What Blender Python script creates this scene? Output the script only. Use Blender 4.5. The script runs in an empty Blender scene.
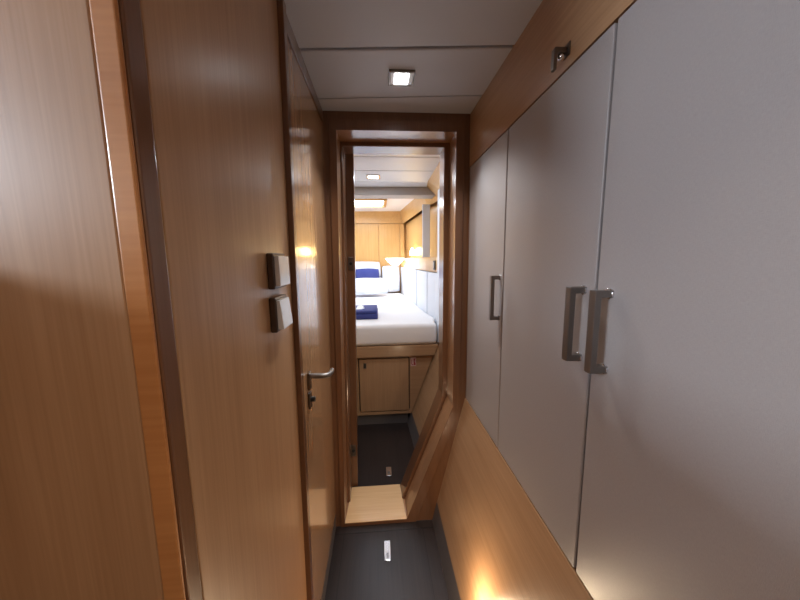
import bpy, bmesh, math, random
from mathutils import Vector, Matrix
random.seed(7)
S = bpy.context.scene
COL = S.collection

# ------------------------------------------------------------------ materials
def new_mat(name):
    m = bpy.data.materials.new(name); m.use_nodes = True
    nt = m.node_tree
    return m, nt, nt.nodes['Principled BSDF']

def L(nt, a, b): nt.links.new(a, b)

def plain(name, col, rough=.5, metal=0, coat=0, bump=0, bscale=400, spec=.5, var=0):
    m, nt, p = new_mat(name)
    p.inputs['Base Color'].default_value = (*col, 1)
    p.inputs['Roughness'].default_value = rough
    p.inputs['Metallic'].default_value = metal
    p.inputs['Coat Weight'].default_value = coat
    p.inputs['Specular IOR Level'].default_value = spec
    tc = nt.nodes.new('ShaderNodeTexCoord')
    if bump or var:
        n = nt.nodes.new('ShaderNodeTexNoise'); n.inputs['Scale'].default_value = bscale; n.inputs['Detail'].default_value = 3
        L(nt, tc.outputs['Object'], n.inputs['Vector'])
        if bump:
            b = nt.nodes.new('ShaderNodeBump'); b.inputs['Strength'].default_value = bump; b.inputs['Distance'].default_value = .001
            L(nt, n.outputs['Fac'], b.inputs['Height']); L(nt, b.outputs['Normal'], p.inputs['Normal'])
        if var:
            mx = nt.nodes.new('ShaderNodeMix'); mx.data_type = 'RGBA'
            mx.inputs[6].default_value = (*[c*(1-var) for c in col], 1); mx.inputs[7].default_value = (*[min(1, c*(1+var)) for c in col], 1)
            L(nt, n.outputs['Fac'], mx.inputs[0]); L(nt, mx.outputs[2], p.inputs['Base Color'])
    return m

def wood(name, dark, light, axis='z', rough=.32, coat=.25, across=55, fine=260, coat_rough=.12):
    m, nt, p = new_mat(name)
    tc = nt.nodes.new('ShaderNodeTexCoord')
    def noise(sc_across, sc_along, detail, dist):
        mp = nt.nodes.new('ShaderNodeMapping')
        s = [sc_across]*3; s['xyz'.index(axis)] = sc_along
        mp.inputs['Scale'].default_value = s
        n = nt.nodes.new('ShaderNodeTexNoise'); n.inputs['Scale'].default_value = 1
        n.inputs['Detail'].default_value = detail; n.inputs['Distortion'].default_value = dist
        L(nt, tc.outputs['Object'], mp.inputs['Vector']); L(nt, mp.outputs['Vector'], n.inputs['Vector'])
        return n
    a = noise(across, 1.2, 4, .4); b = noise(fine, 5, 3, 0); c = noise(5, 1.5, 2, .3)
    def math_node(op, x, y):
        k = nt.nodes.new('ShaderNodeMath'); k.operation = op
        for i, v in enumerate((x, y)):
            if isinstance(v, (int, float)): k.inputs[i].default_value = v
            else: L(nt, v, k.inputs[i])
        return k.outputs[0]
    s = math_node('ADD', math_node('MULTIPLY', a.outputs['Fac'], .35), math_node('MULTIPLY', b.outputs['Fac'], .40))
    s = math_node('ADD', s, math_node('MULTIPLY', c.outputs['Fac'], .25))
    r = nt.nodes.new('ShaderNodeValToRGB')
    r.color_ramp.elements[0].position = .33; r.color_ramp.elements[1].position = .67
    r.color_ramp.elements[0].color = (*dark, 1); r.color_ramp.elements[1].color = (*light, 1)
    L(nt, s, r.inputs['Fac']); L(nt, r.outputs['Color'], p.inputs['Base Color'])
    bp = nt.nodes.new('ShaderNodeBump'); bp.inputs['Strength'].default_value = .06; bp.inputs['Distance'].default_value = .0006
    L(nt, b.outputs['Fac'], bp.inputs['Height']); L(nt, bp.outputs['Normal'], p.inputs['Normal'])
    p.inputs['Roughness'].default_value = rough
    p.inputs['Coat Weight'].default_value = coat; p.inputs['Coat Roughness'].default_value = coat_rough
    return m

def weave(name, col, rough=.36, scale=1500, strength=.2, spec=.5):
    m, nt, p = new_mat(name)
    tc = nt.nodes.new('ShaderNodeTexCoord')
    outs = []
    for ax, (sy, sz) in enumerate(((1, .12), (.12, 1))):
        mp = nt.nodes.new('ShaderNodeMapping'); mp.inputs['Scale'].default_value = (scale, scale*sy, scale*sz)
        n = nt.nodes.new('ShaderNodeTexNoise'); n.inputs['Scale'].default_value = 1; n.inputs['Detail'].default_value = 1
        L(nt, tc.outputs['Object'], mp.inputs['Vector']); L(nt, mp.outputs['Vector'], n.inputs['Vector']); outs.append(n.outputs['Fac'])
    k = nt.nodes.new('ShaderNodeMath'); k.operation = 'ADD'; L(nt, outs[0], k.inputs[0]); L(nt, outs[1], k.inputs[1])
    mr = nt.nodes.new('ShaderNodeMapRange'); mr.inputs[1].default_value = .6; mr.inputs[2].default_value = 1.4
    mr.inputs[3].default_value = 0; mr.inputs[4].default_value = 1; L(nt, k.outputs[0], mr.inputs[0])
    mx = nt.nodes.new('ShaderNodeMix'); mx.data_type = 'RGBA'
    mx.inputs[6].default_value = (*[c*.92 for c in col], 1); mx.inputs[7].default_value = (*[min(1, c*1.07) for c in col], 1)
    L(nt, mr.outputs[0], mx.inputs[0]); L(nt, mx.outputs[2], p.inputs['Base Color'])
    b = nt.nodes.new('ShaderNodeBump'); b.inputs['Strength'].default_value = strength; b.inputs['Distance'].default_value = .0008
    L(nt, k.outputs[0], b.inputs['Height']); L(nt, b.outputs['Normal'], p.inputs['Normal'])
    p.inputs['Roughness'].default_value = rough; p.inputs['Specular IOR Level'].default_value = spec
    return m

def emit(name, col, strength):
    m, nt, p = new_mat(name)
    p.inputs['Base Color'].default_value = (.8, .8, .8, 1)
    p.inputs['Emission Color'].default_value = (*col, 1); p.inputs['Emission Strength'].default_value = strength
    return m

WD, WL = (.335, .182, .088), (.46, .275, .148)
M = dict(
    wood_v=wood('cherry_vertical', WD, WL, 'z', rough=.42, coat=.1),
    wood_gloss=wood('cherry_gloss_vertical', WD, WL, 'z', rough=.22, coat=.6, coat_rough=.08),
    wood_wall=wood('cherry_satin_wall', WD, WL, 'z', rough=.36, coat=.25, coat_rough=.28),
    wood_y=wood('cherry_lengthwise', WD, WL, 'y'),
    wood_x=wood('cherry_crosswise', WD, WL, 'x'),
    wood_pale=wood('pale_maple_wood', (.62, .38, .18), (.75, .50, .27), 'x', rough=.22, coat=1),
    wood_cabin=wood('cabin_cherry', (.52, .28, .09), (.66, .39, .15), 'z'),
    wood_cabin_y=wood('cabin_cherry_lengthwise', (.52, .28, .09), (.66, .39, .15), 'y'),
    wood_edge=wood('solid_edge_wood', (.40, .16, .05), (.52, .24, .085), 'x', across=40, fine=160),
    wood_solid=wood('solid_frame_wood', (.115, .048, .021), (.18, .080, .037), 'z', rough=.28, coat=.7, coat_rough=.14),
    wood_solid_x=wood('solid_frame_wood_crosswise', (.115, .048, .021), (.18, .080, .037), 'x', rough=.28, coat=.7, coat_rough=.14),
    wood_reveal_lit=wood('lit_reveal_wood', (.28, .135, .06), (.40, .21, .105), 'z', rough=.28, coat=.7, coat_rough=.14),  # paler than the frame wood: light on the reveal put into its colour
    floor=wood('wenge_floor', (.013, .009, .008), (.030, .020, .018), 'y', rough=.36, coat=0, across=40, fine=220),
    plinth=plain('dark_plinth_laminate', (.10, .088, .086), .4),
    groove=plain('dark_groove', (.006, .004, .004), .7),
    locker=weave('grey_woven_laminate', (.36, .325, .315)),
    ceil=plain('pale_vinyl_ceiling', (.56, .585, .66), .45, bump=.15, bscale=120),
    ceil_cabin=plain('white_cabin_ceiling', (.78, .79, .83), .4),
    white_pad=plain('white_vinyl_upholstery', (.75, .77, .82), .5, bump=.2, bscale=60),
    sheet=plain('white_cotton_sheet', (.88, .85, .84), .85, bump=.5, bscale=14),
    pillow=plain('white_pillow_cotton', (.72, .74, .80), .85, bump=.4, bscale=25),
    navy=plain('navy_blue_fabric', (.035, .045, .20), .8, bump=.4, bscale=300),
    emblem=plain('white_print', (.8, .8, .8), .7),
    steel=plain('brushed_steel', (.26, .24, .225), .42, 1),
    steel_dark=plain('dark_nickel', (.20, .17, .15), .32, 1),
    chrome=plain('bright_chrome', (.75, .75, .77), .15, 1),
    bezel=plain('bronze_switch_bezel', (.10, .07, .055), .35, .6),
    rocker=plain('pale_switch_rocker', (.78, .79, .80), .12),
    black=plain('black_plastic', (.012, .012, .012), .4),
    sticker_bg=plain('sticker_pale_pink', (.62, .42, .40), .5),
    sticker_red=plain('sticker_red', (.33, .03, .03), .5),
    lens=emit('ceiling_light_lens', (.95, .97, 1), 14),
    lens_cabin=emit('cabin_light_lens', (1, .93, .82), 9),
    courtesy=emit('courtesy_light_lens', (1, .78, .45), 14),
    bulb=emit('warm_bulb', (1, .72, .28), 30),
    shade=emit('lit_lamp_shade', (1, .92, .78), 4),
    hatch_sky=emit('daylit_hatch_acrylic', (.88, .94, 1), 5),
    daylit_glass=emit('daylit_window_glass', (.90, .95, 1), 2.5),
)

M['floor'].node_tree.nodes['Principled BSDF'].inputs['Specular IOR Level'].default_value = .36
# ------------------------------------------------------------------ mesh helpers
class MB:
    def __init__(s): s.bm = bmesh.new()
    def hexa(s, p):            # p: 4 bottom (ccw) + 4 top
        v = [s.bm.verts.new(q) for q in p]
        for f in ((3, 2, 1, 0), (4, 5, 6, 7), (0, 1, 5, 4), (1, 2, 6, 5), (2, 3, 7, 6), (3, 0, 4, 7)):
            s.bm.faces.new([v[i] for i in f])
        return s
    def box(s, x0, x1, y0, y1, z0, z1):
        return s.hexa([(x0, y0, z0), (x1, y0, z0), (x1, y1, z0), (x0, y1, z0), (x0, y0, z1), (x1, y0, z1), (x1, y1, z1), (x0, y1, z1)])
    def prism(s, pts, axis, a, b):   # pts 2-D polygon in the other two axes, extruded a..b along axis
        def mk(p, t):
            q = list(p); q.insert('xyz'.index(axis), t); return q
        n = len(pts)
        A = [s.bm.verts.new(mk(p, a)) for p in pts]; B = [s.bm.verts.new(mk(p, b)) for p in pts]
        s.bm.faces.new(A); s.bm.faces.new(B[::-1])
        for i in range(n): s.bm.faces.new([A[i], B[i], B[(i+1) % n], A[(i+1) % n]])
        return s
    def ring(s, outer, inner, y0, y1):   # outer / inner XZ loops with equal counts
        n = len(outer)
        V = [[s.bm.verts.new((p[0], y, p[1])) for p in lp] for y in (y0, y1) for lp in (outer, inner)]
        for i in range(n):
            j = (i+1) % n
            for a, b in ((0, 1), (3, 2), (1, 3), (2, 0)):
                s.bm.faces.new([V[a][i], V[a][j], V[b][j], V[b][i]])
        return s
    def strip(s, rows, close=False):     # rows of equal-length point lists -> quad sheet
        R = [[s.bm.verts.new(p) for p in r] for r in rows]
        for i in range(len(R)-1):
            for k in range(len(R[0])-1):
                s.bm.faces.new([R[i][k], R[i][k+1], R[i+1][k+1], R[i+1][k]])
        return s
    def lathe(s, prof, origin, axis=(0, 0, 1), n=24):   # prof: (r, t) along axis
        ax = Vector(axis).normalized(); u = ax.orthogonal().normalized(); w = ax.cross(u); o = Vector(origin)
        rings = []
        for r, t in prof:
            if r < 1e-6: rings.append([s.bm.verts.new(o+ax*t)])
            else: rings.append([s.bm.verts.new(o+ax*t+(u*math.cos(2*math.pi*i/n)+w*math.sin(2*math.pi*i/n))*r) for i in range(n)])
        for a, b in zip(rings, rings[1:]):
            for i in range(n):
                j = (i+1) % n
                f = [a[i % len(a)], a[j % len(a)], b[j % len(b)], b[i % len(b)]]
                f = list(dict.fromkeys(f))
                if len(f) > 2: s.bm.faces.new(f)
        return s
    def tube(s, pts, r, n=12):
        pts = [Vector(p) for p in pts]; rings = []
        rs = r if isinstance(r, (list, tuple)) else [r]*len(pts)
        up = None
        for i, p in enumerate(pts):
            d = (pts[min(i+1, len(pts)-1)]-pts[max(i-1, 0)]).normalized()
            u = d.orthogonal().normalized() if up is None else (up-d*up.dot(d)).normalized()
            up = u; w = d.cross(u)
            rings.append([s.bm.verts.new(p+(u*math.cos(2*math.pi*k/n)+w*math.sin(2*math.pi*k/n))*rs[i]) for k in range(n)])
        for a, b in zip(rings, rings[1:]):
            for k in range(n): s.bm.faces.new([a[k], a[(k+1) % n], b[(k+1) % n], b[k]])
        s.bm.faces.new(rings[0][::-1]); s.bm.faces.new(rings[-1])
        return s
    def warp(s, f):
        for v in s.bm.verts: v.co = f(v.co)
        return s
    def build(s, name, mat, parent=None, bevel=0, seg=2, smooth=False, subsurf=0, kind=None):
        bmesh.ops.recalc_face_normals(s.bm, faces=s.bm.faces)
        me = bpy.data.meshes.new(name); s.bm.to_mesh(me); s.bm.free()
        o = bpy.data.objects.new(name, me); COL.objects.link(o); me.materials.append(mat)
        if smooth:
            for p in me.polygons: p.use_smooth = True
        if bevel:
            md = o.modifiers.new('bevel', 'BEVEL'); md.width = bevel; md.segments = seg; md.limit_method = 'ANGLE'; md.angle_limit = math.radians(35)
            md.harden_normals = False
        if subsurf:
            md = o.modifiers.new('subsurf', 'SUBSURF'); md.levels = subsurf; md.render_levels = subsurf
        if parent is not None:
            o.parent = parent
            # vertices are in world metres; only an Empty at a thing's base has an offset to undo
            if parent.type == 'EMPTY': o.matrix_parent_inverse = Matrix.Translation(-parent.location)
        if kind: o['kind'] = kind
        return o

def tag(o, label, cat, group=None):
    o['label'] = label; o['category'] = cat
    if group: o['group'] = group
    return o
def thing(name, label, cat, loc, group=None):
    o = bpy.data.objects.new(name, None); COL.objects.link(o); o.location = loc; o.empty_display_size = .05
    return tag(o, label, cat, group)
ST = 'structure'

# ------------------------------------------------------------------ key planes (metres)
ZC, ZTOP = 1.34, 1.96
XL = -.229
def lean(v): return Vector((v.x + .0105*(v.z-1.15), v.y, v.z))
def lean_rake(v):
    return Vector((v.x + .0105*(v.z-1.15), v.y, v.z))
D = 1.374
def hull(z): return .25+.245*z

# ================================================================== SETTING
# corridor floor boards
MB().box(-.30, .30, -1.5, D+.0, -.04, 0).build('floor', M['floor'], kind=ST)
g = MB(); g.box(-.25, .25, 1.327, 1.331, 0, .0006); g.build('floor_groove', M['groove'], kind=ST)
MB().box(-.197, -.194, -.2, 1.327, 0, .0006).build('floor_groove', M['groove'], kind=ST)
MB().box(.193, .196, -.2, 1.327, 0, .0006).build('floor_groove', M['groove'], kind=ST)
# baseboards
MB().box(XL-.03, XL-.001, .83, D, 0, .075).warp(lean).build('baseboard_left', M['plinth'], kind=ST)
MB().prism([(.25, 0), (hull(.1), .1), (hull(.1)+.03, .1), (.29, 0)], 'y', -1.5, D-.001).build('baseboard_right', M['plinth'], kind=ST)

# left wall: veneer panel with the switches
MB().box(XL-.025, XL, .346, .80, 0, ZTOP+.01).warp(lean).build('wall_left', M['wood_wall'], bevel=.0015, kind=ST)
# solid corner post
MB().box(XL-.024, XL, .3195, .3455, 0, ZTOP+.01).warp(lean).build('trim_1', M['wood_solid'], bevel=.003, seg=3, kind=ST)
MB().box(XL-.024, XL-.001, .314, .319, 0, ZTOP+.01).warp(lean).build('trim_10', M['wood_edge'], bevel=.0025, seg=3, kind=ST)
# partition face looking back down the corridor, around the corner
MB().box(-1.6, XL-.0245, .3155, .345, 0, 2.30).warp(lean).build('wall_stair', M['wood_v'], bevel=.002, kind=ST)
# left door frame: near post and header
MB().box(XL-.02, XL+.014, .80, .826, 0, ZTOP-.012).warp(lean).build('trim_2', M['wood_solid'], bevel=.002, kind=ST)
MB().box(XL-.02, XL+.003, .8265, D, 1.915, ZTOP+.01).warp(lean).build('trim_3', M['wood_solid'], bevel=.002, kind=ST)
# left door leaf
d1 = MB().box(XL-.03, XL, .828, D-.004, .08, 1.91).warp(lean).build('door_1', M['wood_gloss'], bevel=.002, kind=ST)
rl = XL + .0105*(.98-1.15)
h = MB().box(rl, rl+.008, .920, .946, .932, .988).build('handle_rose', M['steel_dark'], d1, bevel=.002)
h.name = 'door_handle'
MB().tube([(rl+.006, .933, .975), (rl+.045, .933, .974), (rl+.058, .936, .973), (rl+.065, .945, .972), (rl+.067, .965, .971), (rl+.066, .998, .968)],
          [.0085, .0085, .0085, .0085, .008, .0075], 14).build('lever', M['steel'], h, smooth=True, bevel=.001)
k = MB().box(rl, rl+.007, .918, .944, .868, .922).build('lock_plate', M['steel_dark'], d1, bevel=.006, seg=3)
MB().lathe([(0, 0), (.008, 0), (.008, .012), (.006, .015), (0, .015)], (rl+.005, .931, .898), (1, 0, 0), 16).build('lock_cylinder', M['black'], k)

# right wall: wood strip above the lockers, solid part behind camera, flared lower panel
MB().box(.414, .44, -1.5, D-.001, 1.742, ZTOP+.01).build('wall_right', M['wood_y'], kind=ST)
MB().box(.414, .44, -1.5, .112, .66, 1.7415).build('wall_right_aft', M['wood_v'], kind=ST)
MB().box(.414, .44, 1.3585, D-.001, .66, 1.7415).build('trim_4', M['wood_solid'], kind=ST)
MB().prism([(hull(.1005), .1005), (hull(.659), .659), (.45, .659), (hull(.1)+.03, .1005)], 'y', -1.5, D-.001).build('wall_right_lower', M['wood_y'], kind=ST)
# ceiling panels (each slightly skewed like the photo's joints)
def cpanel(y0l, y0r, y1l, y1r, z, mat, x0=-.245, x1=.44, bev=.004):
    return MB().hexa([(x0, y0l, z), (x1, y0r, z), (x1, y1r, z), (x0, y1l, z), (x0, y0l, z+.03), (x1, y0r, z+.03), (x1, y1r, z+.03), (x0, y1l, z+.03)]).build('ceiling', mat, bevel=bev, kind=ST)
cpanel(-1.5, -1.5, 1.000, .948, ZTOP, M['ceil'])
cpanel(1.011, .959, 1.278, 1.220, ZTOP, M['ceil'])
cpanel(1.285, 1.227, D, D, ZTOP+.001, M['ceil'], bev=.002)
MB().box(-.25, .45, -1.5, 2.75, ZTOP+.03, ZTOP+.06).build('ceiling_deck', M['groove'], kind=ST)

# bulkhead with the narrow doorway
outer = [(-.27, 0), (-.25, ZTOP+.02), (.46, ZTOP+.02), (.43, .615), (.262, 0)]
inA = [(-.197, .02), (-.165, 1.887), (.354, 1.887), (.352, .615), (.119, .02)]
inB = [(-.181, .02), (-.154, 1.868), (.328, 1.868), (.327, .612), (.102, .02)]
inA2 = [(-.203, .014), (-.171, 1.893), (.360, 1.893), (.358, .613), (.126, .014)]
MB().ring(outer, inA2, D, 1.50).build('wall_bulkhead', M['wood_solid'], bevel=.002, kind=ST)
MB().ring([(-.2028, .0142), (-.1708, 1.8928), (.3598, 1.8928), (.3578, .6131), (.1257, .0142)], inA, D+.0002, 1.4998).build('trim_11', M['wood_reveal_lit'], kind=ST)  # thin reveal ring, light falling on the inner faces painted as paler wood
MB().ring(outer, inB, 1.5005, 1.61).build('wall_bulkhead_rebate', M['wood_solid'], bevel=.004, seg=3, kind=ST)
# casing board on the bulkhead face
co = [(-.218, .0), (-.196, 1.928), (.388, 1.928), (.386, .60), (.166, .0)]
ci = [(-.196, .019), (-.164, 1.886), (.353, 1.886), (.351, .615), (.120, .019)]
MB().ring(co, ci, D-.005, D-.0003).build('trim_5', M['wood_solid'], bevel=.0015, kind=ST)
# sill
MB().prism([(-.196, 1.366), (.117, 1.366), (.099, 1.607), (-.180, 1.607)], 'z', .0205, .024).build('trim_6', M['wood_pale'], bevel=.001, kind=ST)

# cabin beyond
CB = 4.60
MB().box(-1.3, .80, 1.6105, 2.36, -.04, 0.0).build('floor_cabin', M['floor'], kind=ST)
# hull side below the bed level, flared
def hx(y): return -.05*(y-2.29)
yy = [1.6105, 1.95, 2.29, 2.345]
rows = [[(.212+hx(y), y, 0), (.25+hx(y), y, .0895), (.285+hx(y), y, .0895), (.285+hx(y), y, -.02), (.212+hx(y), y, -.02)] for y in yy]
MB().strip(rows).build('baseboard_cabin', M['plinth'], kind=ST)
rows = [[(.25+.375*(z-.09)+hx(y)*(1 if z < .7 else .3), y, z) for z in (.0905, .40, .66)] + [(.60, y, .66), (.60, y, .0905)] for y in yy]
MB().strip(rows).build('wall_hull_lower', M['wood_y'], kind=ST)

# plan curves of the hull lining beside the bed
pad_x = [(1.6105, .50), (2.30, .475), (2.55, .49), (2.78, .458), (3.3, .425), (3.7, .405), (4.2, .368), (CB, .335)]
def padx(y):
    for (a, xa), (b, xb) in zip(pad_x, pad_x[1:]):
        if a <= y <= b: return xa+(xb-xa)*(y-a)/(b-a)
    return pad_x[-1][1]
def curve(pts, y):
    for (a, xa), (b, xb) in zip(pts, pts[1:]):
        if a <= y <= b: return xa+(xb-xa)*(y-a)/(b-a)
    return pts[-1][1]
ys = [1.6105, 1.9, 2.2, 2.5, 2.69, 2.71, 2.85, 3.1, 3.41, 3.72, 4.1, CB]
fas_x = [(1.6, .56), (2.8, .55), (3.23, .487), (3.72, .448), (CB, .372)]
fas_top = [(1.6, .405), (2.54, .415), (2.7, .438), (3.2, .462), (3.45, .465), (3.72, .435), (CB, .336)]
# wall behind the pads, from bed height to shelf
rows = [[(padx(y)+.03, y, .6605), (padx(y)+.03, y, 1.2295), (.70, y, 1.2295), (.70, y, .6605)] for y in ys]
MB().strip(rows).build('wall_hull', M['wood_cabin_y'], kind=ST)
# shelf with wooden front
rows = [[(padx(y)-.003, y, 1.23), (padx(y)-.003, y, 1.355), (.70, y, 1.355), (.70, y, 1.23)] for y in ys]
MB().strip(rows).build('trim_7', M['wood_cabin_y'], kind=ST)
# recess above the shelf
rows = [[(curve(fas_x, y)+.05, y, 1.3555), (curve(fas_x, y)+.05, y, 1.859), (.75, y, 1.859), (.75, y, 1.3555)] for y in ys]
MB().strip(rows).build('wall_hull_recess', M['wood_cabin'], kind=ST)
# fascia along the deckhead
rows = [[(curve(fas_x, y), y, 1.86), (curve(fas_top, y), y, 1.96 if y < 2.7 else 2.045), (curve(fas_top, y), y, 2.09), (.75, y, 2.09), (.75, y, 1.86)] for y in ys]
MB().strip(rows).build('wall_hull_upper', M['wood_cabin_y'], kind=ST)
MB().box(.76, .80, 1.55, CB+.03, -.04, 2.19).build('wall_hull_outer', M['wood_cabin'], kind=ST)
MB().box(.44, .80, 1.55, 1.608, -.04, 2.19).build('wall_bulkhead_outer', M['wood_cabin'], kind=ST)
# corner post at the end of the recess
MB().box(.335, .395, CB-.06, CB-.001, 1.356, 1.859).build('trim_8', M['wood_cabin'], kind=ST)
# end wall
MB().box(-1.3, .75, CB, CB+.03, .0, 2.12).build('wall_end', M['wood_cabin'], kind=ST)
MB().box(-1.3, .40, CB-.025, CB-.0005, 1.87, 2.06).build('trim_9', M['wood_cabin_y'], bevel=.003, kind=ST)
ec = thing('wall_cupboard', 'golden wood cupboard doors on the far end wall above the pillows', 'cupboard', (-.2, CB, .9))
MB().box(-.80, .331, CB-.010, CB-.0005, .86, 1.866).build('back_frame', M['wood_cabin'], ec)
MB().box(-.80, .014, CB-.024, CB-.0105, .87, 1.860).build('door', M['wood_cabin'], ec, bevel=.002)
MB().box(.020, .331, CB-.024, CB-.0105, .87, 1.860).build('door', M['wood_cabin'], ec, bevel=.002)
MB().box(-1.33, -1.3, 1.61, CB, 0, 2.12).build('wall_cabin_left', M['wood_cabin'], kind=ST)
MB().box(-1.3, -.271, 1.60, 1.62, 0, 2.1).build('wall_cabin_near', M['wood_cabin'], kind=ST)
# cabin ceiling
def cc(y0, y1, z): return MB().box(-1.3, .52, y0, y1, z, z+.03).build('ceiling', M['ceil_cabin'], bevel=.005, kind=ST)
cc(1.611, 1.93, 1.96); cc(1.936, 2.22, 1.96); cc(2.226, 2.53, 1.96); cc(2.536, 2.70, 1.96)
MB().box(-1.3, .515, 2.701, 2.86, 1.892, 2.09).build('ceiling_beam', plain('grey_beam_vinyl', (.45, .42, .40), .6), bevel=.006, kind=ST)
# ceiling beyond beam, open for the hatch
hx0, hx1, hy0, hy1 = -.50, .085, 3.66, 4.08
zc2 = 2.045
MB().box(-1.3, hx0, 2.861, CB, zc2, zc2+.03).build('ceiling', M['ceil_cabin'], kind=ST)
MB().box(hx1, .55, 2.861, CB, zc2, zc2+.03).build('ceiling', M['ceil_cabin'], kind=ST)
MB().box(hx0, hx1, 2.861, hy0, zc2, zc2+.03).build('ceiling', M['ceil_cabin'], kind=ST)
MB().box(hx0, hx1, hy1, CB, zc2, zc2+.03).build('ceiling', M['ceil_cabin'], kind=ST)
MB().box(-1.3, .75, 2.70, CB, 2.16, 2.18).build('ceiling_deck', M['ceil_cabin'], kind=ST)
# deck hatch
w1 = MB().box(hx0, hx1, hy0, hy1, zc2+.04, zc2+.05).build('window_1', M['hatch_sky'], kind=ST)
MB().ring([(hx0-.03, 0), (hx0-.03, 1), (hx1+.035, 1), (hx1+.035, 0)], [(hx0, .0), (hx0, 1), (hx1, 1), (hx1, .0)], 0, 1).warp(
    lambda v: Vector((v.x, (hy0 if v.z < .5 else hy1) + (0 if hx0-.001 <= v.x <= hx1+.001 else (-.03 if v.z < .5 else .03)), zc2-.022+.03*v.y))
).build('hatch_frame', M['wood_cabin'], w1)
MB().box(-.20, -.13, 3.68, 3.70, zc2+.01, zc2+.035).build('hatch_catch', M['black'], w1)
# side window on the hidden left of the cabin
w2 = MB().box(-1.299, -1.29, 2.5, 4.2, 1.2, 1.7).build('window_2', M['daylit_glass'], kind=ST)

# open cabin door leaf, edge towards the camera
def leafshear(v): return Vector((v.x + .020*(v.z-1.89) - .066*(v.y-1.622), v.y, v.z))
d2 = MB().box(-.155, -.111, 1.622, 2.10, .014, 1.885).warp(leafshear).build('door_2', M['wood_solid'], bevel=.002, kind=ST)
for zc in (1.32, .245):
    x = -.133 + .020*(zc-1.89)
    q = MB().box(x-.014, x+.014, 1.618, 1.6225, zc-.035, zc+.035).build('latch_plate', M['steel_dark'], d2, bevel=.003)
    MB().lathe([(0, 0), (.009, 0), (.008, .004), (0, .005)], (x, 1.618, zc), (0, -1, 0), 12).build('latch_bolt', M['black'], q)

# ------- the salon side behind the camera (where the daylight comes from)
MB().box(-2.6, -.46, -1.5, .313, 0, 1.36).build('floor_saloon', M['wood_v'], kind=ST)
MB().box(-2.6, .45, -1.53, -1.5, -.02, 2.4).build('wall_back', M['wood_v'], kind=ST)
MB().box(-2.6, -.25, -1.5, .345, 2.38, 2.41).build('ceiling_saloon', M['ceil'], kind=ST)
MB().box(-.26, -.245, -1.5, .31, 1.95, 2.39).build('wall_saloon_fascia', M['wood_y'], kind=ST)
MB().box(-.459, -.301, -1.5, .31, -.04, 0).build('floor_landing', M['floor'], kind=ST)
MB().box(-2.62, -2.6, -1.5, .345, 0, 1.55).build('wall_saloon_left', M['wood_v'], kind=ST)
w3 = MB().box(-2.62, -2.6, -1.4, .30, 1.56, 2.36).build('window_3', M['daylit_glass'], kind=ST)

# ================================================================== THINGS
# ---- lockers
def bar_handle(y, door, z0=1.129, z1=1.280, face=.412):
    b = MB()
    b.box(face-.034, face-.024, y-.006, y+.006, z0, z1)
    b.box(face-.026, face, y-.006, y+.006, z0, z0+.013)
    b.box(face-.026, face, y-.006, y+.006, z1-.013, z1)
    return b
def locker(y0, y1, hy, label):
    r = thing('locker', label, 'locker', (.52, (y0+y1)/2, .662), 'row of tall grey lockers along the right wall')
    MB().box(.434, .62, y0, y1, .662, 1.741).build('carcass', M['groove'], r)
    d = MB().box(.412, .431, y0+.0022, y1-.0022, .664, 1.737).build('door', M['locker'], r, bevel=.003, seg=3)
    face = .412
    prof = [(face, hy)]
    hb = MB()
    z0, z1, t = 1.129, 1.281, .013
    # one continuous bow handle (XZ outline extruded along y)
    hb.prism([(face, z0), (face-.034, z0), (face-.034, z1), (face, z1), (face, z1-t), (face-.022, z1-t), (face-.022, z0+t), (face, z0+t)], 'y', hy-.0085, hy+.0085)
    hh = hb.build('handle', M['steel'], d, bevel=.0015)
    for zz in (z0+t/2, z1-t/2):
        MB().lathe([(.0095, 0), (.0095, .004), (.008, .005), (0, .005)], (face, hy, zz), (-1, 0, 0), 16).build('handle_foot', M['chrome'], hh)
    return r
locker(.9665, 1.357, .990, 'narrow looking grey locker nearest the doorway, handle by its near edge')
locker(.541, .9645, .572, 'middle grey locker, its handle beside the big locker')
locker(.113, .539, .503, 'big grey locker closest to the camera, cut off by the right edge')

# ---- hook on the strip above the lockers
hk = thing('coat_hook', 'small nickel hook on the wood strip above the middle locker', 'hook', (.414, .68, 1.775))
MB().prism([(.414, 1.783), (.386, 1.783), (.383, 1.780), (.383, 1.738), (.390, 1.738), (.391, 1.768), (.396, 1.772), (.414, 1.772)], 'y', .676, .688).build('hook_arm', M['steel_dark'], hk, bevel=.0012)
MB().box(.411, .414, .668, .690, 1.764, 1.790).build('wall_plate', M['steel_dark'], hk, bevel=.001)
MB().lathe([(0, 0), (.006, .001), (.0075, .005), (.006, .010), (0, .011)], (.402, .682, 1.7715), (0, 0, -1), 14).build('stud', M['chrome'], hk, smooth=True)

# ---- switches on the left wall
def switch(y0, y1, z0, z1, label, tilt):
    xw = XL + .0105*((z0+z1)/2-1.15)
    r = thing('light_switch', label, 'light switch', (xw, (y0+y1)/2, (z0+z1)/2), 'pair of light switches on the left wall')
    MB().box(xw, xw+.014, y0, y1, z0, z1).build('bezel', M['bezel'], r, bevel=.003, seg=3)
    m = .006
    MB().hexa([(xw+.0135, y0+m, z0+m), (xw+.0235+tilt, y0+m, z0+m), (xw+.0235+tilt, y1-m, z0+m), (xw+.0135, y1-m, z0+m),
               (xw+.0135, y0+m, z1-m), (xw+.0235-tilt, y0+m, z1-m), (xw+.0235-tilt, y1-m, z1-m), (xw+.0135, y1-m, z1-m)]).build('rocker', M['rocker'], r, bevel=.0015)
switch(.634, .716, 1.281, 1.356, 'upper square rocker switch on the glossy left wall', 0.0005)
switch(.634, .713, 1.189, 1.263, 'lower square rocker switch on the left wall, rocker tipped outwards at bottom', .003)

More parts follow.
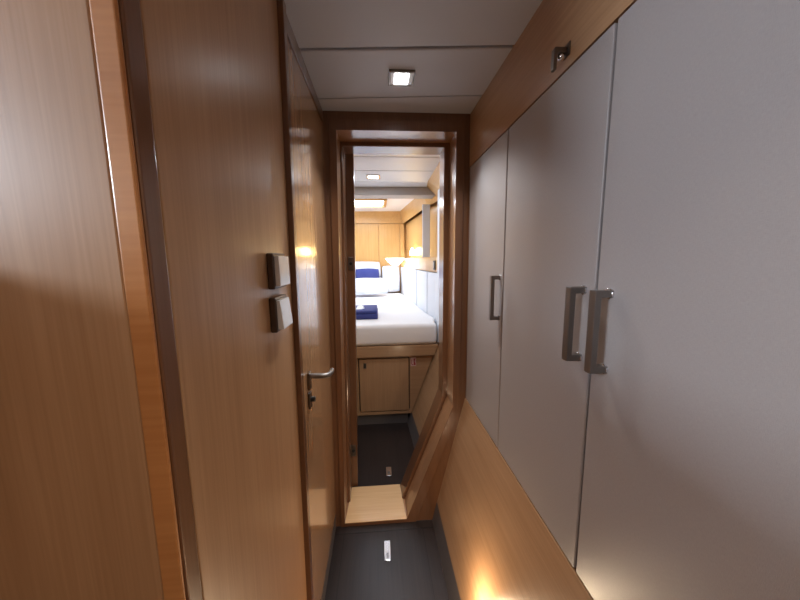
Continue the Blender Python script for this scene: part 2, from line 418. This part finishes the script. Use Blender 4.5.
# ---- corridor ceiling light
cl = thing('ceiling_light', 'square lit recessed light in the corridor ceiling in front of the doorway', 'ceiling light', (.092, 1.12, ZTOP))
def sq_ring(mb, x0, x1, y0, y1, w, z0, z1):
    V = []
    for z in (z0, z1):
        for e in (0, w):
            V.append([mb.bm.verts.new(p) for p in ((x0+e, y0+e, z), (x1-e, y0+e, z), (x1-e, y1-e, z), (x0+e, y1-e, z))])
    for i in range(4):
        j = (i+1) % 4
        for a, b in ((0, 1), (3, 2), (1, 3), (2, 0)): mb.bm.faces.new([V[a][i], V[a][j], V[b][j], V[b][i]])
    return mb
sq_ring(MB(), .050, .137, 1.078, 1.162, .006, ZTOP-.008, ZTOP).build('frame', M['steel'], cl, bevel=.001)
MB().box(.056, .131, 1.084, 1.156, ZTOP-.006, ZTOP-.001).build('reflector', plain('light_reflector', (.8, .82, .84), .3), cl)
MB().box(.070, .117, 1.090, 1.150, ZTOP-.0075, ZTOP-.0055).build('lens', M['lens'], cl)
corridor_fill = thing('ceiling_light', 'added unseen square fill light in the corridor ceiling nearest the saloon, above the big locker', 'ceiling light', (.0935, -.30, ZTOP))  # added fixture behind the camera, houses a fill lamp
sq_ring(MB(), .050, .137, -.342, -.258, .006, ZTOP-.008, ZTOP).build('frame', M['steel'], corridor_fill, bevel=.001)
MB().box(.056, .131, -.336, -.264, ZTOP-.006, ZTOP-.001).build('lens', M['lens'], corridor_fill)
# ---- cabin ceiling light
c2 = thing('ceiling_light', 'square recessed light in the white cabin ceiling above the foot of the bed', 'ceiling light', (-.022, 2.37, 1.96))
sq_ring(MB(), -.072, .028, 2.32, 2.42, .012, 1.953, 1.96).build('frame', M['chrome'], c2, bevel=.001)
MB().box(-.060, .016, 2.332, 2.408, 1.955, 1.959).build('lens', M['lens_cabin'], c2)

cabin_fill = thing('ceiling_light', 'added unseen square fill light in the cabin ceiling directly behind the door head', 'ceiling light', (.15, 1.74, 1.96))  # added fixture out of sight, houses the fill for the bed front
sq_ring(MB(), .10, .20, 1.69, 1.79, .012, 1.953, 1.96).build('frame', M['chrome'], cabin_fill, bevel=.001)
MB().box(.112, .188, 1.702, 1.778, 1.955, 1.959).build('lens', M['lens_cabin'], cabin_fill)

# ---- courtesy light low on the right
pz, py_ = .238, .775
nx = Vector((-1, 0, .245)).normalized()
po = Vector((hull(pz), py_, pz))
cr = thing('courtesy_light', 'warm round courtesy light low on the right wall panel', 'step light', po)
MB().lathe([(.026, 0), (.026, .004), (.023, .006), (.019, .006), (.019, 0)], po, nx, 28).build('rim', M['steel'], cr, smooth=False)
MB().lathe([(0, .0045), (.012, .0045), (.019, .002), (.019, .0002), (0, .0002)], po, nx, 28).build('lens', M['courtesy'], cr)

# ---- floor latches
def floor_latch(x0, x1, y0, y1, label):
    r = thing('floor_latch', label, 'floor latch', ((x0+x1)/2, (y0+y1)/2, 0), 'flush steel latches of the floor hatches')
    MB().box(x0, x1, y0, y1, .0003, .0028).build('plate', M['chrome'], r, bevel=.001)
    MB().box((x0+x1)/2-.005, (x0+x1)/2+.005, y0+.012, y0+.035, .0028, .0036).build('thumb_tab', M['steel'], r)
floor_latch(-.001, .028, 1.178, 1.274, 'bright flush latch in the corridor floor before the sill')
floor_latch(.021, .056, 1.71, 1.79, 'dim flush latch in the dark cabin floor beyond the sill')

# ---- bed
bx = thing('bed_base', 'built-in cherry wood bed base with locker door, seen through the doorway', 'bed base', (0, 2.29, 0))
BF = 2.29
MB().box(-1.25, .70, 2.341, 2.36, .001, .655).build('carcass', M['groove'], bx)
MB().prism([(-1.25, 2.315), (.218, 2.315), (.208, 2.34), (-1.25, 2.34)], 'z', .0005, .088).build('kickboard', M['plinth'], bx)
MB().ring([(-1.25, .09), (-1.25, .572), (.425, .572), (.245, .09)], [(-.175, .113), (-.175, .566), (.234, .566), (.234, .113)], 2.300, 2.34).build('front_panel', M['wood_x'], bx)
MB().prism([(-1.25, .580), (.432, .580), (.462, .668), (-1.25, .668)], 'y', 2.275, 2.34).build('top_rail', M['wood_x'], bx, bevel=.004)
cd = MB().box(-.167, .226, 2.298, 2.318, .121, .558).build('locker_door', M['wood_v'], bx, bevel=.002)
rp = sq_ring(MB(), -.134, -.110, 0, .044, .005, 0, 1).warp(lambda v: Vector((v.x, 2.2975-.004*v.z, .484+v.y))).build('finger_pull', M['steel_dark'], cd)
MB().box(-.129, -.115, 2.2968, 2.2978, .489, .523).build('recess', M['black'], rp)
st = MB().box(.242, .286, 2.2985, 2.2998, .490, .562).build('safety_sticker', M['sticker_bg'], bx)
st['label'] = 'small pale sticker with a red fire extinguisher symbol'
q = MB()
q.prism([(.247, .545), (.251, .545), (.251, .515), (.256, .505), (.262, .505), (.262, .499), (.253, .499), (.247, .510)], 'y', 2.2978, 2.2985)
q.build('symbol', M['sticker_red'], st)
q = MB()
q.prism([(.266, .552), (.282, .552), (.282, .546), (.277, .546), (.277, .538), (.273, .530), (.278, .520), (.282, .508), (.282, .498), (.266, .498)], 'y', 2.2978, 2.2985)
q.build('symbol', M['sticker_red'], st)

mt = MB()
mt.prism([(-1.25, 2.272), (.452, 2.272), (.456, 2.42), (padx(2.55)-.006, 2.55), (padx(2.78)-.006, 2.78), (padx(3.3)-.006, 3.3), (padx(3.7)-.006, 3.7), (padx(4.2)-.006, 4.2), (padx(4.57)-.006, 4.57), (-1.25, 4.57)], 'z', .670, .838)
mt = mt.build('mattress', M['sheet'], bevel=.032, seg=4)
for p in mt.data.polygons: p.use_smooth = True
tag(mt, 'mattress under a white sheet filling the bed in the cabin', 'mattress')

def pillow(name, c, w, hgt, t, pitch, mat, label, cat, group=None, yaw=0):
    n = 16; mb = MB(); R = Matrix.Rotation(yaw, 3, 'Z') @ Matrix.Rotation(pitch, 3, 'X')
    def P(u, v, sgn):
        e = max(0, (1-abs(u)**3.2)*(1-abs(v)**3.2))**.55
        pinch = 1-.06*(u*u)*(v*v) 
        p = Vector((u*w/2*(1-.07*(1-v*v)*abs(u)*-.3)*pinch, v*hgt/2*pinch, sgn*t/2*e))
        p.z += .004*math.sin(7*u+3*v)*e
        return Vector(c)+R @ p
    grid = {}
    for sgn in (1, -1):
        for i in range(n+1):
            for j in range(n+1):
                if sgn == -1 and (i in (0, n) or j in (0, n)): grid[sgn, i, j] = grid[1, i, j]
                else: grid[sgn, i, j] = mb.bm.verts.new(P(2*i/n-1, 2*j/n-1, sgn))
        for i in range(n):
            for j in range(n):
                try: mb.bm.faces.new([grid[sgn, i, j], grid[sgn, i+1, j], grid[sgn, i+1, j+1], grid[sgn, i, j+1]])
                except ValueError: pass
    return tag(mb.build(name, mat, smooth=True), label, cat, group)
G = 'pillows at the head of the bed'
pillow('pillow', (-.16, 4.13, .978), .60, .32, .12, math.radians(35), M['pillow'], 'white pillow leaning in front of the blue cushion', 'pillow', G)
pillow('pillow', (-.29, 4.515, 1.085), .66, .46, .07, math.radians(85), M['pillow'], 'white pillow standing behind the blue cushion', 'pillow', G)
pillow('pillow', (.185, 4.47, 1.055), .26, .40, .09, math.radians(74), M['pillow'], 'white pillow in the bright corner under the lamp', 'pillow', G)
pillow('cushion', (-.16, 4.385, 1.025), .35, .38, .08, math.radians(80), M['navy'], 'blue cushion propped between the white pillows', 'cushion')

tw = thing('folded_towel', 'folded navy towel with a white emblem lying on the bed', 'towel', (-.11, 2.62, .838))
MB().box(-.22, -.012, 2.50, 2.86, .8385, .886).build('lower_fold', M['navy'], tw, bevel=.012, seg=3, smooth=True)
MB().box(-.22, -.016, 2.505, 2.855, .8865, .912).build('upper_fold', M['navy'], tw, bevel=.010, seg=3, smooth=True)
MB().prism([(-.200, 2.60), (-.150, 2.60), (-.128, 2.66), (-.150, 2.72), (-.138, 2.78), (-.165, 2.82), (-.200, 2.81)], 'z', .912, .913).build('emblem', M['emblem'], tw)

# ---- upholstered side pads beside the bed
def side_pad(y0, y1, label):
    n = 5
    ysr = [y0+(y1-y0)*i/n for i in range(n+1)]
    rows = [[(padx(y)-.002, y, .77), (padx(y)-.002, y, 1.222), (padx(y)+.0295, y, 1.222), (padx(y)+.0295, y, .77), (padx(y)-.002, y, .77)] for y in ysr]
    mb = MB(); mb.strip(rows)
    bmesh.ops.remove_doubles(mb.bm, verts=mb.bm.verts, dist=1e-5)
    bmesh.ops.holes_fill(mb.bm, edges=mb.bm.edges)
    return tag(mb.build('wall_cushion', M['white_pad'], bevel=.010, seg=3), label, 'wall cushion', 'white upholstered pads on the hull beside the bed')
side_pad(2.42, 2.785, 'white wall pad below the small black switch, nearest the doorway')
side_pad(2.815, 3.30, 'short white wall pad, second along the bed')
side_pad(3.345, 4.55, 'long white wall pad reaching the far corner under the lamp')
# tall white pilaster next to the foot of the bed and white upright in the recess
o = MB().box(.461, .50, 2.20, 2.345, .672, 1.858).build('wall_panel', M['white_pad'], bevel=.012, seg=3)
tag(o, 'tall narrow white padded panel at the foot of the bed', 'wall panel')
o = MB().box(.437, .510, 2.945, 2.975, 1.3562, 1.8585).build('divider_panel', M['white_pad'], bevel=.004)
tag(o, 'white upright divider standing on the wooden side shelf', 'divider')
# switch on the shelf front
sw = thing('light_switch', 'small black switch on the wooden shelf front above the pads', 'light switch', (padx(2.53)-.003, 2.53, 1.29))
xx = padx(2.55)-.003
MB().box(xx-.012, xx, 2.515, 2.60, 1.245, 1.325).build('plate', M['black'], sw, bevel=.003)
MB().box(xx-.016, xx-.011, 2.532, 2.583, 1.262, 1.308).build('rocker', M['steel'], sw, bevel=.001)

# ---- lamps in the far corner
lp = thing('shelf_lamp', 'lit yellow lamp on the shelf in the far cabin corner', 'lamp', (.44, 3.95, 1.3552))
lx, ly = .445, 3.90
MB().lathe([(0, 0), (.035, 0), (.035, .006), (.008, .010), (.006, .03), (0, .03)], (lx, ly, 1.3555), n=20).build('base', M['steel'], lp)
MB().lathe([(.0, .030), (.030, .032), (.040, .055), (.026, .10), (.010, .125), (0, .128)], (lx, ly, 1.3555), n=24).build('lamp_shade', M['bulb'], lp, smooth=True)
rd = thing('reading_lamp', 'white bowl reading lamp under the shelf by the pillows, lit', 'reading lamp', (.30, 4.30, 1.33))
MB().lathe([(.0, -.075), (.05, -.072), (.10, -.03), (.135, .02), (.13, .022), (.09, -.02), (.045, -.06), (0, -.065)], (.235, 4.20, 1.335), n=32).build('lamp_shade', M['shade'], rd, smooth=True)
MB().tube([(.365, 4.16, 1.30), (.33, 4.17, 1.335), (.30, 4.18, 1.335)], .006, 10).build('arm', M['steel_dark'], rd, smooth=True)

# ================================================================== LIGHT
def area(name, loc, target, sx, sy, power, col):
    l = bpy.data.lights.new(name, 'AREA'); l.shape = 'RECTANGLE'; l.size = sx; l.size_y = sy; l.energy = power; l.color = col
    o = bpy.data.objects.new(name, l); COL.objects.link(o); o.location = loc
    d = Vector(target)-Vector(loc); o.rotation_euler = d.to_track_quat('-Z', 'Y').to_euler()
    return o
def point(name, loc, power, col, r=.02):
    l = bpy.data.lights.new(name, 'POINT'); l.energy = power; l.color = col; l.shadow_soft_size = r
    o = bpy.data.objects.new(name, l); COL.objects.link(o); o.location = loc
    return o
area('saloon_window_daylight', (-2.58, -.50, 1.96), (.4, .2, 1.55), 1.4, .36, 95, (.72, .85, 1))
area('corridor_lamp_and_fill', (.0935, 1.12, ZTOP-.010), (.0935, 1.12, 0), .06, .07, 3.3, (1, .97, .95)).data.spread = math.radians(105)
area('corridor_lamp_and_fill', (.0935, -.30, ZTOP-.020), (.0935, -.30, 0), .06, .07, 3.8, (1, .88, .74)).data.spread = math.radians(115)  # added fill behind the camera, lifts the near walls and lockers
area('hatch_daylight', (-.2, 3.87, zc2+.036), (-.2, 3.87, 0), .5, .38, 15, (.60, .78, 1))
area('cabin_window_daylight', (-1.285, 3.35, 1.45), (.4, 3.3, 1.1), 1.6, .45, 12, (.60, .78, 1))
area('cabin_lamp_and_fill', (-.022, 2.37, 1.950), (-.022, 2.37, 0), .07, .07, 2.2, (.80, .89, 1))
area('cabin_lamp_and_fill', (.15, 1.74, 1.950), (.15, 1.74, 0), .07, .07, 5.5, (.80, .89, 1))  # added fill hidden by the door head, brightens the mattress front
point('courtesy_lamp', po+nx*.065, 4.2, (1, .76, .50), .03)
point('shelf_bulb', (lx, ly-.06, 1.46), .8, (1, .70, .28), .03)
point('reading_bulb', (.29, 4.20, 1.24), 1.8, (1, .98, .97), .04)

w = bpy.data.worlds.new('World'); S.world = w; w.use_nodes = True
w.node_tree.nodes['Background'].inputs[0].default_value = (.75, .85, 1, 1)
w.node_tree.nodes['Background'].inputs[1].default_value = .1

# ================================================================== CAMERA
dn = Vector((28, 2207, 300)).normalized(); fw = Vector((-22, -41, 300)); fw = (fw-dn*fw.dot(dn)).normalized(); rt = dn.cross(fw)
Mc = Matrix((rt, fw, -dn))          # rows: world axes in camera terms (x right, y down, z forward)
X_, Y_, Z_ = Mc.col[0], -Mc.col[1], -Mc.col[2]
cam = bpy.data.cameras.new('camera'); co_ = bpy.data.objects.new('camera', cam); COL.objects.link(co_)
cam.sensor_width = 36; cam.lens = 300/800*36; cam.clip_start = .01
mw = Matrix.Identity(4)
for i in range(3):
    mw[i][0], mw[i][1], mw[i][2] = X_[i], Y_[i], Z_[i]
mw[0][3], mw[1][3], mw[2][3] = 0, 0, ZC
co_.matrix_world = mw
S.camera = co_
vs = S.view_settings
vs.view_transform = 'Standard'; vs.look = 'None'; vs.gamma = 1; vs.exposure = 0; vs.use_curve_mapping = False
